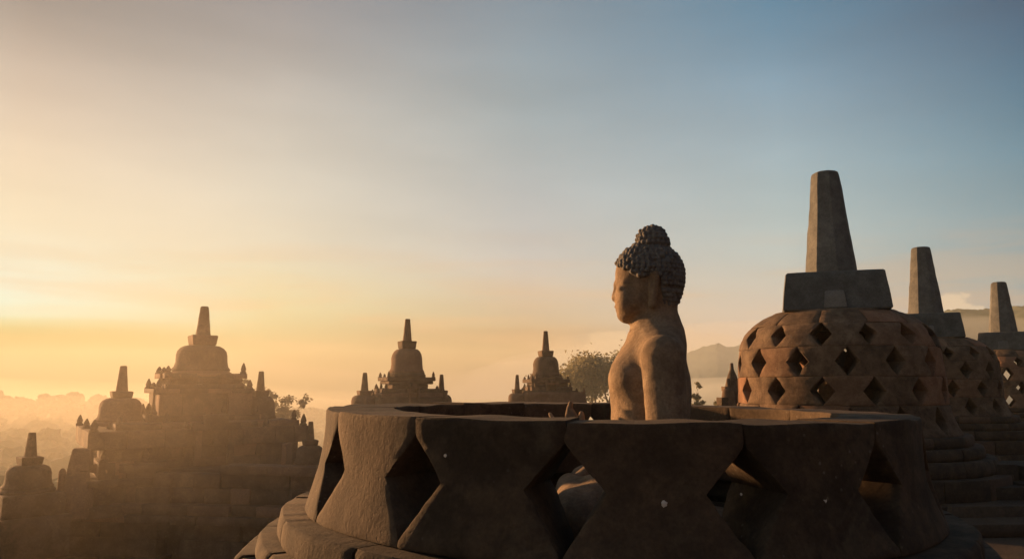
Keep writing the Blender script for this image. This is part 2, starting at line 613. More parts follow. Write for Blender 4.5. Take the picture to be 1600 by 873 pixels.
def smax(a, b_, k):
    return -smin(-a, -b_, k)


def grid(lo, hi, h):
    ax = [np.arange(lo[i], hi[i] + h, h, dtype=np.float32) for i in range(3)]
    return np.meshgrid(*ax, indexing='ij')


def build_body(h=0.006):
    lo, hi = (-0.30, -0.66, -0.66), (0.62, 0.66, 0.80)
    X = grid(lo, hi, h)
    # torso
    d = s_ell(X, (0.034, 0, -0.03), (0.176, 0.225, 0.27))
    d = smin(d, s_ell(X, (-0.014, 0, -0.03), (0.155, 0.235, 0.28)), 0.05)
    d = smin(d, s_ell(X, (0.035, 0, -0.32), (0.180, 0.215, 0.26)), 0.08)
    for s in (-1, 1):
        d = smin(d, s_cap(X, (-0.035, s * 0.235, 0.115), (-0.02, 0, 0.215), 0.095, 0.115), 0.06)
        d = smin(d, s_ell(X, (0.115, s * 0.10, 0.03), (0.085, 0.11, 0.09)), 0.06)
    d = smin(d, s_cap(X, (-0.024, 0, 0.17), (-0.020, 0, 0.38), 0.112, 0.097), 0.045)
    # legs, folded
    for s in (-1, 1):
        d = smin(d, s_cap(X, (0.02, s * 0.17, -0.50), (0.34, s * 0.47, -0.525), 0.145, 0.105), 0.07)
        d = smin(d, s_cap(X, (0.34, s * 0.47, -0.535), (0.40, s * -0.02, -0.535 + (0.05 if s > 0 else 0)), 0.098, 0.07), 0.03)
        fx = 0.30 if s > 0 else 0.26
        d = smin(d, s_cap(X, (0.38, s * -0.05, -0.49), (fx, s * -0.26, -0.425), 0.055, 0.045), 0.02)
        for t in range(5):
            d = smin(d, s_cap(X, (fx - 0.03 + t * 0.022, s * -0.26, -0.42 - t * 0.006), (fx - 0.035 + t * 0.022, s * -(0.325 - t * 0.008), -0.41 - t * 0.006), 0.015, 0.012), 0.006)
    d = smin(d, s_ell(X, (-0.03, 0, -0.54), (0.20, 0.30, 0.14)), 0.06)
    # arms (upper arms hang away from the trunk)
    for s in (-1, 1):
        ua = s_cap(X, (-0.030, s * 0.272, 0.120), (-0.040, s * 0.350, -0.30), 0.096, 0.083)
        d = smin(d, ua, 0.016)
        wr = (0.285, s * 0.115, -0.262)
        d = smin(d, s_cap(X, (-0.035, s * 0.350, -0.315), wr, 0.078, 0.047), 0.03)
        # palm and fingers in teaching gesture before the chest
        pc = (0.365, s * 0.06, -0.215)
        d = smin(d, s_cap(X, wr, pc, 0.045, 0.042), 0.02)
        d = smin(d, s_ell(X, (pc[0] + 0.005, pc[1], pc[2] + 0.01), (0.055, 0.028, 0.050)), 0.02)
        if s > 0:
            chains = [[(0.335, 0.055, -0.20), (0.338, 0.05, -0.165), (0.342, 0.045, -0.135)],
                      [(0.398, 0.06, -0.195), (0.402, 0.055, -0.145), (0.398, 0.045, -0.115), (0.392, 0.040, -0.088)],
                      [(0.380, 0.065, -0.20), (0.372, 0.060, -0.150), (0.385, 0.050, -0.125), (0.397, 0.045, -0.118)],
                      [(0.415, 0.07, -0.21), (0.455, 0.055, -0.185), (0.478, 0.04, -0.160), (0.492, 0.03, -0.138)],
                      [(0.415, 0.07, -0.235), (0.450, 0.05, -0.225), (0.462, 0.02, -0.215)]]
        else:
            chains = [[(0.34, -0.055, -0.20), (0.355, -0.03, -0.180), (0.365, -0.005, -0.170)],
                      [(0.385, -0.06, -0.20), (0.40, -0.04, -0.160), (0.395, -0.015, -0.150)],
                      [(0.405, -0.065, -0.21), (0.43, -0.045, -0.18), (0.425, -0.015, -0.172)],
                      [(0.415, -0.07, -0.225), (0.445, -0.045, -0.205), (0.44, -0.012, -0.196)],
                      [(0.415, -0.07, -0.24), (0.44, -0.04, -0.232), (0.43, -0.01, -0.225)]]
        for q, ch in enumerate(chains):
            fr = (0.017, 0.019, 0.017, 0.014, 0.013)[q]
            f = None
            for i in range(len(ch) - 1):
                c_ = s_cap(X, ch[i], ch[i + 1], fr * (1 - 0.12 * i), fr * (1 - 0.12 * (i + 1)))
                f = c_ if f is None else np.minimum(f, c_)
            d = smin(d, f, 0.006)
    # head
    hd = s_ell(X, (0.014, 0, 0.525), (0.158, 0.134, 0.143))
    hd = smin(hd, s_ell(X, (0.060, 0, 0.430), (0.120, 0.106, 0.135)), 0.03)
    hd = smin(hd, s_ell(X, (0.098, 0, 0.350), (0.070, 0.062, 0.055)), 0.03)
    hd = smin(hd, s_ell(X, (0.128, 0, 0.322), (0.034, 0.036, 0.028)), 0.02)
    hd = smin(hd, s_ell(X, (-0.01, 0, 0.45), (0.115, 0.114, 0.15)), 0.03)
    for s in (-1, 1):
        hd = smin(hd, s_ell(X, (0.108, s * 0.050, 0.392), (0.052, 0.048, 0.058)), 0.035)   # cheek
        hd = smax(hd, -s_ell(X, (0.192, s * 0.046, 0.456), (0.026, 0.032, 0.016)), 0.022)  # socket
        hd = smin(hd, s_ell(X, (0.143, s * 0.050, 0.450), (0.024, 0.036, 0.016)), 0.008)   # lowered lid
        hd = smin(hd, s_cap(X, (0.168, s * 0.012, 0.480), (0.128, s * 0.078, 0.482), 0.009, 0.007), 0.018)  # brow
        # long ear
        e_ = s_cap(X, (-0.012, s * 0.130, 0.505), (0.004, s * 0.122, 0.365), 0.024, 0.017)
        e_ = smax(e_, -s_cap(X, (0.000, s * 0.155, 0.495), (0.004, s * 0.148, 0.43), 0.012, 0.008), 0.008)
        hd = smin(hd, e_, 0.008)
        hd = smin(hd, s_ell(X, (0.178, s * 0.014, 0.409), (0.012, 0.013, 0.011)), 0.008)  # nostril
    hd = smin(hd, s_cap(X, (0.164, 0, 0.485), (0.177, 0, 0.414), 0.010, 0.0150), 0.010)  # nose
    hd = smin(hd, s_ell(X, (0.166, 0, 0.371), (0.014, 0.034, 0.0085)), 0.005)
    hd = smin(hd, s_ell(X, (0.161, 0, 0.354), (0.014, 0.028, 0.0095)), 0.005)
    hd = smin(hd, s_ell(X, (-0.008, 0, 0.670), (0.068, 0.068, 0.078)), 0.02)
    d = smin(d, hd, 0.022)
    # neck folds
    ring = np.sqrt((X[0] + 0.012) ** 2 + X[1] ** 2)
    for zf in (0.262, 0.232):
        groove = np.sqrt((ring - 0.116) ** 2 + (X[2] - zf + 0.12 * (X[0])) ** 2) - 0.004
        d = smax(d, -groove, 0.008)
    # weathering
    d = d + 0.0016 * np.sin(X[0] * 61 + 2 * np.sin(X[2] * 37)) * np.sin(X[1] * 53 + 1.3) * np.sin(X[2] * 47 + 0.4)
    V, Q = surface_nets(d, lo, h)
    return V, Q


HLX = [-0.3, -0.045, -0.035, 0.0, 0.06, 0.10, 0.165, 0.3]
HLZ = [0.335, 0.335, 0.50, 0.505, 0.487, 0.515, 0.565, 0.57]


def build_hair(h=0.006):
    rnd = random.Random(4)
    lo, hi = (-0.26, -0.22, 0.26), (0.26, 0.22, 0.80)
    X = grid(lo, hi, h)
    base = s_ell(X, (0.012, 0, 0.525), (0.162, 0.140, 0.148))
    base = smin(base, s_ell(X, (-0.014, 0, 0.475), (0.122, 0.120, 0.160)), 0.03)
    us = s_ell(X, (-0.008, 0, 0.672), (0.074, 0.074, 0.086))
    sh = smin(base, us, 0.026)
    zl = np.interp(X[0], HLX, HLZ).astype(np.float32)
    sh = smax(sh, zl - X[2], 0.008)
    # carved snail curls: one bead per point
    pts = []
    for (c, r, top) in (((0.012, 0, 0.525), (0.164, 0.142, 0.150), False), ((-0.014, 0, 0.475), (0.124, 0.122, 0.162), False), ((-0.008, 0, 0.672), (0.075, 0.075, 0.087), True)):
        rows = 24 if not top else 12
        for i in range(rows + 1):
            ph = -PI / 2 + PI * i / rows
            rr = math.cos(ph) * (r[0] + r[1]) / 2
            k = max(1, int(2 * PI * rr / 0.0225))
            for j in range(k):
                a = 2 * PI * (j + 0.5 * (i % 2) + 0.13 * math.sin(i * 2.3)) / k
                p = (c[0] + r[0] * math.cos(ph) * math.cos(a), c[1] + r[1] * math.cos(ph) * math.sin(a), c[2] + r[2] * math.sin(ph))
                if top and p[2] < 0.672: continue
                zlim = np.interp(p[0], HLX, HLZ)
                if p[2] < zlim + 0.006: continue
                if not top:
                    if (p[0] + 0.008) ** 2 + p[1] ** 2 < 0.068 ** 2 and p[2] > 0.6: continue
                    e1 = ((p[0] - 0.012) / 0.164) ** 2 + (p[1] / 0.142) ** 2 + ((p[2] - 0.525) / 0.150) ** 2
                    e2 = ((p[0] + 0.014) / 0.124) ** 2 + (p[1] / 0.122) ** 2 + ((p[2] - 0.475) / 0.162) ** 2
                    if min(e1, e2) < 0.93: continue
                pts.append(p)
    gx, gy, gz = np.gradient(sh, h)
    prj = []
    for p in pts:
        p = [q_ + random.uniform(-.0016, .0016) for q_ in p]
        for it in range(2):
            i = [min(max(int(round((p[a] - lo[a]) / h)), 1), sh.shape[a] - 2) for a in range(3)]
            dv = float(sh[i[0], i[1], i[2]])
            g = (float(gx[i[0], i[1], i[2]]), float(gy[i[0], i[1], i[2]]), float(gz[i[0], i[1], i[2]]))
            gl = math.sqrt(g[0] ** 2 + g[1] ** 2 + g[2] ** 2) + 1e-6
            for a in range(3): p[a] -= (dv - 0.002) * g[a] / gl
        prj.append(tuple(p))
    pts = prj
    keep = []
    for p in pts:
        if all((p[0] - q[0]) ** 2 + (p[1] - q[1]) ** 2 + (p[2] - q[2]) ** 2 > 0.0186 ** 2 for q in keep):
            keep.append(p)
    rr = 0.0122
    for p in keep:
        i0 = [max(0, int((p[a] - 0.03 - lo[a]) / h)) for a in range(3)]
        i1 = [int((p[a] + 0.03 - lo[a]) / h) + 2 for a in range(3)]
        sl = tuple(slice(i0[a], i1[a]) for a in range(3))
        r_ = rr * random.uniform(0.85, 1.1)
        dd = np.sqrt((X[0][sl] - p[0]) ** 2 + (X[1][sl] - p[1]) ** 2 + (X[2][sl] - p[2]) ** 2) - r_
        sh[sl] = smin(sh[sl], dd, 0.003)
    return surface_nets(sh, lo, h)


# ------------------------------------------------------------------ the broken stupa (near)
ZR, ZB = -0.1175, -0.533
AC = Vector((0.464, 3.62, 0))
PROF_A = [(1.375, ZB), (1.366, -0.50), (1.345, -0.44), (1.322, -0.36), (1.308, -0.27), (1.302, -0.19), (1.300, ZR)]
PITCH_A = R(24)
to_cam = math.atan2(-AC.y, -AC.x)


def ring_stones(parent, name, prof, z0, z1, n_, phase, thick, mat, seed, nz=3, nt=6, unique=0, **kw):
    pitch = 2 * PI / n_
    cache = []
    for k in range(n_):
        if len(cache) <= (unique or 3) - 1:
            me = curved_stone(name, prof, z0, z1, pitch, thick, nz=nz, nt=nt, seed=seed + len(cache) * 1.37, **kw)
            me.materials.append(mat)
            cache.append(me)
            me_ = me
        else:
            me_ = cache[random.randrange(len(cache))] if not unique else cache[k % len(cache)]
        o = link(name, me_, parent=parent, rotz=phase + k * pitch)
        if not unique or True:
            o.location = (random.uniform(-.003, .003), random.uniform(-.003, .003), 0)


A = thing('broken_stupa', AC, 0, 'big roofless stone stupa with diamond openings around the seated statue, nearest of all', 'stupa')
# openings lie at angle to_cam -/+ ; in the photo the middle one is 5.9 deg to the left of the line of sight
A.rotation_euler = (0, R(0.65), 0)
open0 = to_cam - R(5.9)
for k in range(15):
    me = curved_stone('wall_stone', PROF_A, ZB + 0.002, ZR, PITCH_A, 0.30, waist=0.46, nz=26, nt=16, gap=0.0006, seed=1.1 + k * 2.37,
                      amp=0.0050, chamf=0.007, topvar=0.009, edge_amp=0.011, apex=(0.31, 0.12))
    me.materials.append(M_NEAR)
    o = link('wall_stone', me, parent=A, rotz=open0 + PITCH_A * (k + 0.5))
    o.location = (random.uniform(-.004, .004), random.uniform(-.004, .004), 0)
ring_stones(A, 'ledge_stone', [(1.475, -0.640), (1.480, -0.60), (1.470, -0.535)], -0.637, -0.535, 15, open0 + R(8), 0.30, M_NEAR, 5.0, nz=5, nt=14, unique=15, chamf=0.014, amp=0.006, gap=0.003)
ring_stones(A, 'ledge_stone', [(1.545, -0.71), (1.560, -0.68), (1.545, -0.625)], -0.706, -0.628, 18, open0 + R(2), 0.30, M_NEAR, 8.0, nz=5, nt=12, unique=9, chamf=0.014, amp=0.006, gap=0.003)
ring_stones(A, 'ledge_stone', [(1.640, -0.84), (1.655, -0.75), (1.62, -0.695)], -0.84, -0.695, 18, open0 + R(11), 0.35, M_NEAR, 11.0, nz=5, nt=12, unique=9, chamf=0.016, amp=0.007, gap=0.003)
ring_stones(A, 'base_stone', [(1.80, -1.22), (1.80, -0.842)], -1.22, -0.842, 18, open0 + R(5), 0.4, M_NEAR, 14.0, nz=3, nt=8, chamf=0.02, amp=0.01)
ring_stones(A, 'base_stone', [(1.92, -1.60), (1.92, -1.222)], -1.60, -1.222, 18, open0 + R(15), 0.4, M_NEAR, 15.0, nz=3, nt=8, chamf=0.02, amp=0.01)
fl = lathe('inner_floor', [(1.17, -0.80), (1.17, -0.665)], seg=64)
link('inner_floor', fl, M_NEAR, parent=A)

# pale chips of lichen on the near wall
def on_wall(px, py):
    a, b_ = ray(px, py)
    best = None
    for i in range(4000):
        Y = 2.0 + i * 0.0005
        p = Vector((a * Y, Y, b_ * Y)) - Vector((AC.x, AC.y, 0))
        if math.hypot(p.x, p.y) <= prof_r(PROF_A, p.z) + 0.0015:
            return p
    return None
for (px, py, s) in ((1040, 787, 0.0095), (1291, 780, 0.0070), (697, 715, 0.0055), (1160, 770, 0.004)):
    p = on_wall(px, py)
    if p is None: continue
    bm = bmesh.new()
    bmesh.ops.create_icosphere(bm, subdivisions=2, radius=1.0)
    for v in bm.verts:
        v.co *= s * (1 + 0.75 * nz3(v.co, 1.7, px))
    me = bpy.data.meshes.new('lichen_spot'); bm.to_mesh(me); bm.free(); me.shade_smooth()
    o = link('lichen_spot', me, M_SPOT, parent=A, loc=p, rotz=math.atan2(p.y, p.x))
    o.scale = (0.35, 1, 1)

# ------------------------------------------------------------------ the statue
YAW = R(171.5)
V, Q = build_body()
me_body = np_mesh('statue_body', V, Q)
V, Q = build_hair(0.0045)
me_hair = np_mesh('curled_hair', V, Q)


def statue(loc, rotz, label):
    t = thing('buddha_statue', loc, rotz, label, 'statue')
    link('body', me_body, M_STAT, parent=t)
    link('curled_hair', me_hair, M_HAIR, parent=t)
    return t


statue((0.672, 3.60, 0), YAW, 'seated stone buddha facing sideways with curled hair, rising from the roofless stupa')
ped = lathe('pedestal', [(0.60, -0.663), (0.66, -0.652), (0.66, -0.632), (0.62, -0.618), (0.5, -0.612)], seg=48, amp=0.006)
o = link('statue_pedestal', ped, M_STAT, loc=(0.55, 3.64, 0))
tag(o, 'low round stone pedestal under the seated buddha inside the roofless stupa', 'pedestal')

# ------------------------------------------------------------------ perforated stupas on the right
PROF_B = [(1.50, -0.65), (1.44, -0.54), (1.395, -0.40), (1.372, -0.265), (1.366, -0.1), (1.360, 0.10), (1.350, 0.30), (1.325, 0.488),
          (1.285, 0.62), (1.235, 0.72), (1.165, 0.80), (1.085, 0.87), (0.98, 0.94), (0.84, 1.00), (0.70, 1.035), (0.30, 1.06)]


def spire_mesh(name, r0, r1, h, seg=8, seed=0.0, phase=PI / 8, amp=0.008):
    prof = [(r0 * 1.0, 0.0), (r0 * 0.99, 0.01 * h)]
    for i in range(1, 12):
        t = i / 12
        prof.append((r0 + (r1 - r0) * t, h * t))
    prof += [(r1 * 1.03, h * 0.955), (r1 * 0.97, h * 0.982), (r1 * 0.78, h * 0.997), (r1 * 0.4, h)]
    # octagon with crisp faces: subdivide each side for relief
    sub = 4
    verts, faces = [], []
    n_ = seg * sub
    for (r, z) in prof:
        for k in range(seg):
            a0 = 2 * PI * k / seg + phase; a1 = 2 * PI * (k + 1) / seg + phase
            p0 = Vector((r * math.cos(a0), r * math.sin(a0), z)); p1 = Vector((r * math.cos(a1), r * math.sin(a1), z))
            for s in range(sub):
                p = p0.lerp(p1, s / sub)
                q = p * (1 if s else 0.985)
                q.z = z
                dd = nz3(q, 5.0, seed) * amp + nz3(q, 1.5, seed + 2) * amp
                q += Vector((q.x, q.y, 0)).normalized() * dd
                verts.append(q)
    m_ = len(prof)
    for i in range(m_ - 1):
        for k in range(n_):
            k2 = (k + 1) % n_
            faces.append((i * n_ + k, i * n_ + k2, (i + 1) * n_ + k2, (i + 1) * n_ + k))
    faces.append(tuple((m_ - 1) * n_ + k for k in range(n_)))
    return mesh_from(name, verts, faces, True, 22)


def slab_mesh(name, hw0, hw1, z0, z1, seed=0.0, amp=0.01, ch=0.02, nd=10, nzz=6):
    """square block with tapered sides and worn edges"""
    verts, faces = [], []
    zs = [z0, z0 + ch] + [z0 + ch + (z1 - z0 - 2 * ch) * i / nzz for i in range(1, nzz)] + [z1 - ch, z1]
    ring = []
    for side in range(4):
        for i in range(nd):
            s = -1 + 2 * i / nd
            ring.append([(s, -1), (1, s), (-s, 1), (-1, -s)][side])
    for i, z in enumerate(zs):
        t = (z - z0) / (z1 - z0)
        hw = hw0 + (hw1 - hw0) * t - (ch if i in (0, len(zs) - 1) else 0)
        for (sx, sy) in ring:
            k = 0.988 if abs(sx) > 0.99 and abs(sy) > 0.99 else 1.0
            p = Vector((sx * hw * k, sy * hw * k, z))
            dd = nz3(p, 3.0, seed) * amp
            verts.append((p.x * (1 + dd), p.y * (1 + dd), z + dd * 0.3))
    n_ = len(ring)
    for i in range(len(zs) - 1):
        for k in range(n_):
            k2 = (k + 1) % n_
            faces.append((i * n_ + k, i * n_ + k2, (i + 1) * n_ + k2, (i + 1) * n_ + k))
    faces.append(tuple((len(zs) - 1) * n_ + k for k in range(n_)))
    faces.append(tuple(n_ - 1 - k for k in range(n_)))
    return mesh_from(name, verts, faces, True, 45)


BPOS = P(1303, 500, 10.84); BPOS.z = 0
azB = math.atan2(BPOS.x, BPOS.y)
Bst = thing('perforated_stupa', BPOS, 0, 'large bell stupa with diamond openings and tall octagonal spire, right beside the buddha', 'stupa', 'perforated bell stupas on the terrace')
dirB = math.atan2(-BPOS.y, -BPOS.x)
PB = 2 * PI / 14
rowsB = [(-0.65, -0.265, 0.5), (-0.265, 0.10, 0.0), (0.10, 0.488, 0.5), (0.488, 0.80, 0.0)]
for ri, (z0, z1, off) in enumerate(rowsB):
    # diamond on the axis is 7.6 degrees left of the line of sight in the lowest full row
    base_a = dirB - R(7.6) + off * PB
    for k in range(14):
        me = curved_stone('lattice_stone', PROF_B, z0 + 0.001, z1 - 0.001, PB, 0.34, waist=0.44 if ri else 0.42, nz=12, nt=8, gap=0.005,
                          seed=20 + ri * 7.3 + k * 1.9, amp=0.009, chamf=0.013, edge_amp=0.020, apex=0.06)
        me.materials.append(M_DOME)
        o = link('lattice_stone', me, parent=Bst, rotz=base_a + PB * (k + 0.5))
        o.location = (random.uniform(-.010, .010), random.uniform(-.010, .010), 0)
ring_stones(Bst, 'cap_stone', PROF_B, 0.80, 0.985, 12, dirB + 0.1, 0.5, M_DOME, 60.0, nz=6, nt=8, unique=12, chamf=0.014, amp=0.008, rin=0.45)
o = link('cap_top', lathe('cap_top', [(0.86, 0.90), (0.86, 0.99), (0.82, 1.015), (0.5, 1.05)], seg=40, amp=0.01), M_DOME, parent=Bst)
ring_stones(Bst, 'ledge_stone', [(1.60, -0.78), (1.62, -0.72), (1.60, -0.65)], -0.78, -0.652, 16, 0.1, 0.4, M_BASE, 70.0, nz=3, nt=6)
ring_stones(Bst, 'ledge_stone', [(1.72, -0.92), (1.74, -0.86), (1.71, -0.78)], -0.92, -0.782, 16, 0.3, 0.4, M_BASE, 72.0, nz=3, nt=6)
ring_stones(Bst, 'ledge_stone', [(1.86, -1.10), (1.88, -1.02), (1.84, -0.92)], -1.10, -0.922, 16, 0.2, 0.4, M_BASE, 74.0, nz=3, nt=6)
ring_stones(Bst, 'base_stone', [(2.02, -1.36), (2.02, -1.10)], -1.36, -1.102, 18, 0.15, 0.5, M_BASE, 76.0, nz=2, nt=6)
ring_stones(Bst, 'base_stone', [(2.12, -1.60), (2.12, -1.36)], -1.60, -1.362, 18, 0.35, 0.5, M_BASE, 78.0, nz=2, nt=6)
HROT = -azB + R(4)
hz = link('harmika', slab_mesh('harmika', 0.70, 0.635, 1.005, 1.545, 3.0), M_HARM, parent=Bst, rotz=HROT)
sq = link('repair_stone', slab_mesh('repair_stone', 0.15, 0.12, 0.0, 0.24, 4.0, ch=0.01, nd=3, nzz=2), M_SPIRE, parent=hz, loc=(-0.02, -0.572, 1.03))
spm = link('spire', spire_mesh('spire', 0.375, 0.195, 1.56, seed=2.0, amp=0.011), M_SPIRE, parent=Bst, loc=(0, 0, 1.545), rotz=R(-32))

CPOS = P(1447, 500, 17.0); CPOS.z = 0
Cst = copy_tree(Bst)
Cst.location = (CPOS.x, CPOS.y, 0)
Cst.rotation_euler = (0, 0, R(-7))
Cst['label'] = 'shadowed bell stupa with tapering spire, half hidden behind the largest bell stupa'
DPOS = P(1568, 528, 22.9); DPOS.z = 0
Dst = copy_tree(Bst)
Dst.location = (DPOS.x, DPOS.y, 0)
Dst.rotation_euler = (0, 0, R(-14))
Dst['label'] = 'bell stupa with spire at the far end of the row, sky showing through its openings'
for ch in list(Dst.children) + list(Cst.children):
    if ch.name.startswith('spire'):
        ch.scale = (1.05, 1.05, 1.0)
        ch.rotation_euler.z += R(12 if ch.parent == Cst else 24)
statue((BPOS.x, BPOS.y + 0.1, -0.12), R(150), 'stone buddha glimpsed through the diamond openings of the largest bell stupa')

# ------------------------------------------------------------------ terrace, ground
def poly_slab(name, pts, z1, z0, mat, label=None):
    n_ = len(pts)
    verts = [(x, y, z1) for x, y in pts] + [(x, y, z0) for x, y in pts]
    faces = [tuple(range(n_)), tuple(range(2 * n_ - 1, n_ - 1, -1))]
    for i in range(n_):
        j = (i + 1) % n_
        faces.append((i, n_ + i, n_ + j, j))
    me = mesh_from(name, verts, faces, False)
    bm = bmesh.new(); bm.from_mesh(me); bmesh.ops.recalc_face_normals(bm, faces=bm.faces[:]); bm.to_mesh(me); bm.free()
    o = link(name, me, mat)
    tag(o, kind='structure')
    return o


ter = [(-9, -14), (-4.5, -3), (-2.6, 1.5), (-1.7, 3.6), (-1.0, 5.0), (0.0, 6.1), (1.6, 7.9), (2.6, 9.6), (3.2, 12.0), (4.8, 14.6), (7.6, 18.4), (11, 22.5), (15.5, 27.0), (26, 34), (40, 20), (40, -14)]
terrace = poly_slab('terrace', ter, -1.602, -4.2, M_FLOOR)
lower = [(-30, -20), (-18, 4), (-11, 13.5), (-7.5, 17.5), (0, 24), (9, 32), (18, 40), (45, 48), (60, -20)]
poly_slab('lower_terrace', lower, -4.6, -7.5, M_FLOOR)
up = [(-7.5, -14), (-6.2, -6.5), (-3.0, -3.0), (1.5, -2.0), (6.5, -1.2), (11.5, 1.0), (17, 5.0), (40, 14), (40, -14)]  # unseen terrace added behind the camera to block low rear sky
poly_slab('upper_terrace', up, -0.25, -1.6, M_FLOOR)
for i, (x, y, rz) in enumerate(((-2.2, -6.2, 0.3), (3.2, -5.2, 1.1), (8.6, -4.0, 2.0))):
    q = copy_tree(Bst)  # unseen stupa copies, added to cut rear skylight on camera-facing stone
    q.location = (x, y, 1.35)
    q.rotation_euler = (0, 0, rz)
    q['label'] = ['bell stupa on the upper terrace nearest the head of the stairs, behind the viewer',
                  'middle bell stupa of the upper terrace row behind the viewer',
                  'bell stupa of the upper terrace facing the largest lower bell stupa'][i]
    q['group'] = 'perforated bell stupas on the upper terrace'
# paving slabs of the terrace that show near the frame
# edge slabs of the terrace (coping) as real blocks
cop = thing('terrace_coping', (0, 0, 0), 0, 'line of worn coping stones along the rim of the upper terrace behind the stupas', 'coping')
for (p0, p1) in zip(ter[1:13], ter[2:14]):
    a = Vector((p0[0], p0[1], 0)); b_ = Vector((p1[0], p1[1], 0))
    d = b_ - a
    k = max(1, round(d.length / 0.75))
    for i in range(k):
        c = a + d * ((i + 0.5) / k)
        add_block(cop, 'coping_stone', c.x, c.y, -1.53 + random.uniform(-.02, .02), d.length / k - 0.02, 0.5, 0.14, M_FLOOR, math.atan2(d.y, d.x), 0.01)

# plain
bm = bmesh.new()
bmesh.ops.create_circle(bm, cap_ends=True, radius=1650, segments=64)
me = bpy.data.meshes.new('ground'); bm.to_mesh(me); bm.free()
o = link('ground', me, M_PLAIN, loc=(0, 0, -32)); tag(o, kind='structure')
# temple mound rising under the terraces
mound = lathe('temple_mound', [(120, -31.9), (75, -22), (58, -14), (50, -7.6), (49, -7.5)], seg=64, amp=1.0, scale_noise=0.05)
o = link('temple_mound', mound, M_FLOOR, loc=(12, -4, 0)); tag(o, kind='structure')

# hills
def hills():
    tab = [(-60, 8), (-40, 8), (-20, 6), (-5, 4), (4, 5), (8, 12), (11, 26)]
    for px, py in ((1060, 556), (1085, 548), (1105, 541), (1120, 537), (1135, 542), (1150, 541), (1165, 535), (1230, 520), (1330, 500), (1420, 490), (1475, 487), (1500, 482), (1530, 485), (1560, 484), (1600, 477)):
        a, b_ = ray(px, py)
        az = math.degrees(math.atan(a))
        hh = b_ * 620 * math.cos(math.atan(a))
        tab.append((az, hh + 30))
    tab += [(45, tab[-1][1] + 10), (60, tab[-1][1])]
    azs = np.linspace(-60, 60, 1000)
    hts = np.interp(azs, [t[0] for t in tab], [t[1] for t in tab])
    rad = [i / 50 for i in range(0, 51)] + [1.03, 1.07, 1.15, 1.3, 1.6]
    verts, faces = [], []
    for i, az in enumerate(azs):
        for j, q in enumerate(rad):
            dist = 620 + (q - 1) * 200
            k = 1 - abs(q - 1) ** 1.3 if q <= 1 else 1 - (q - 1) * 1.2
            x, y = math.sin(R(az)) * dist, math.cos(R(az)) * dist
            z = -31 + max(0, k) * (hts[i] + 1.0)
            z += max(0.0, k) * (noise.noise(Vector((x * 0.013, y * 0.013, 1))) * 6 * min(1.0, abs(1 - q) * 4) + noise.noise(Vector((x * 0.11, y * 0.11, 2))) * 1.3 + max(0, noise.noise(Vector((x * 0.22, y * 0.22, 5)))) * 2.6)
            verts.append((x, y, z))
    m_ = len(rad)
    for i in range(len(azs) - 1):
        for j in range(m_ - 1):
            faces.append((i * m_ + j, (i + 1) * m_ + j, (i + 1) * m_ + j + 1, i * m_ + j + 1))
    me = mesh_from('hills', verts, faces, True, 180)
    o = link('hills', me, M_HILL)
    tag(o, kind='structure')


hills()

# ------------------------------------------------------------------ shrines on the lower galleries
def bell_parts(parent, x, y, z, s, hs, hh, hd, mat, sub=None):
    """solid bell stupa: dome half-width s, spire/harmika/dome heights; z is its base"""
    fh = s * 0.22
    flare = link('base_ring', lathe('base_ring', [(s * 1.18, 0), (s * 1.22, fh * .4), (s * 1.16, fh * .7), (s * 1.05, fh)], seg=32, amp=s * 0.02, seed=x, scale_noise=3 / s), mat, parent=parent, loc=(x, y, z))
    dprof = [(1.10, 0), (1.12, .06), (1.03, .16), (0.99, .35), (0.97, .6), (0.92, .76), (0.82, .88), (0.68, .96), (0.45, 1.0)]
    link('dome', lathe('dome', [(r * s, q * (hd - fh)) for r, q in dprof], seg=32, amp=s * 0.03, seed=x + 1, scale_noise=2 / s), mat, parent=parent, loc=(x, y, z + fh))
    link('harmika', slab_mesh('harmika', s * 0.44, s * 0.50, 0, hh, x, amp=0.03, ch=s * .04, nd=4, nzz=2), mat, parent=parent, loc=(x, y, z + hd - 0.01))
    link('spire', spire_mesh('spire', s * 0.30, s * 0.165, hs, seed=x, amp=s * 0.012), mat, parent=parent, loc=(x, y, z + hd + hh - 0.015))


def tier(parent, name, hx, hy, z0, z1, blk, mat, jit=0.045, x0=0.0, y0=0.0):
    """a course of stones round a solid core"""
    core = link('core', slab_mesh('core', 1, 1, 0, 1, 1.0, amp=0.0, ch=0.01, nd=2, nzz=1), mat, parent=parent, loc=(x0, y0, z0 + 0.002))
    core.scale = (hx - 0.12, hy - 0.12, z1 - z0 - 0.004)
    h = z1 - z0
    for side in range(3):       # front, right and left faces; the rear never shows
        L = 2 * hx if side == 0 else 2 * hy
        k = max(1, round(L / blk))
        cuts = sorted([0.0, 1.0] + [(i + random.uniform(-.25, .25)) / k for i in range(1, k)])
        for a, b_ in zip(cuts, cuts[1:]):
            w = (b_ - a) * L
            c = -L / 2 + (a + b_) / 2 * L
            j = random.uniform(-jit, jit)
            hgt = h * random.uniform(0.95, 1.0)
            dpt = 0.34
            if side == 0:
                add_block(parent, name, x0 + c, y0 - hy + dpt / 2 + j, z0 + h / 2, w - 0.012, dpt, hgt, mat, 0, 0.012)
            elif side == 1:
                add_block(parent, name, x0 + hx - dpt / 2 + j, y0 + c, z0 + h / 2, dpt, w - 0.012, hgt, mat, 0, 0.012)
            else:
                add_block(parent, name, x0 - hx + dpt / 2 + j, y0 + c, z0 + h / 2, dpt, w - 0.012, hgt, mat, 0, 0.012)


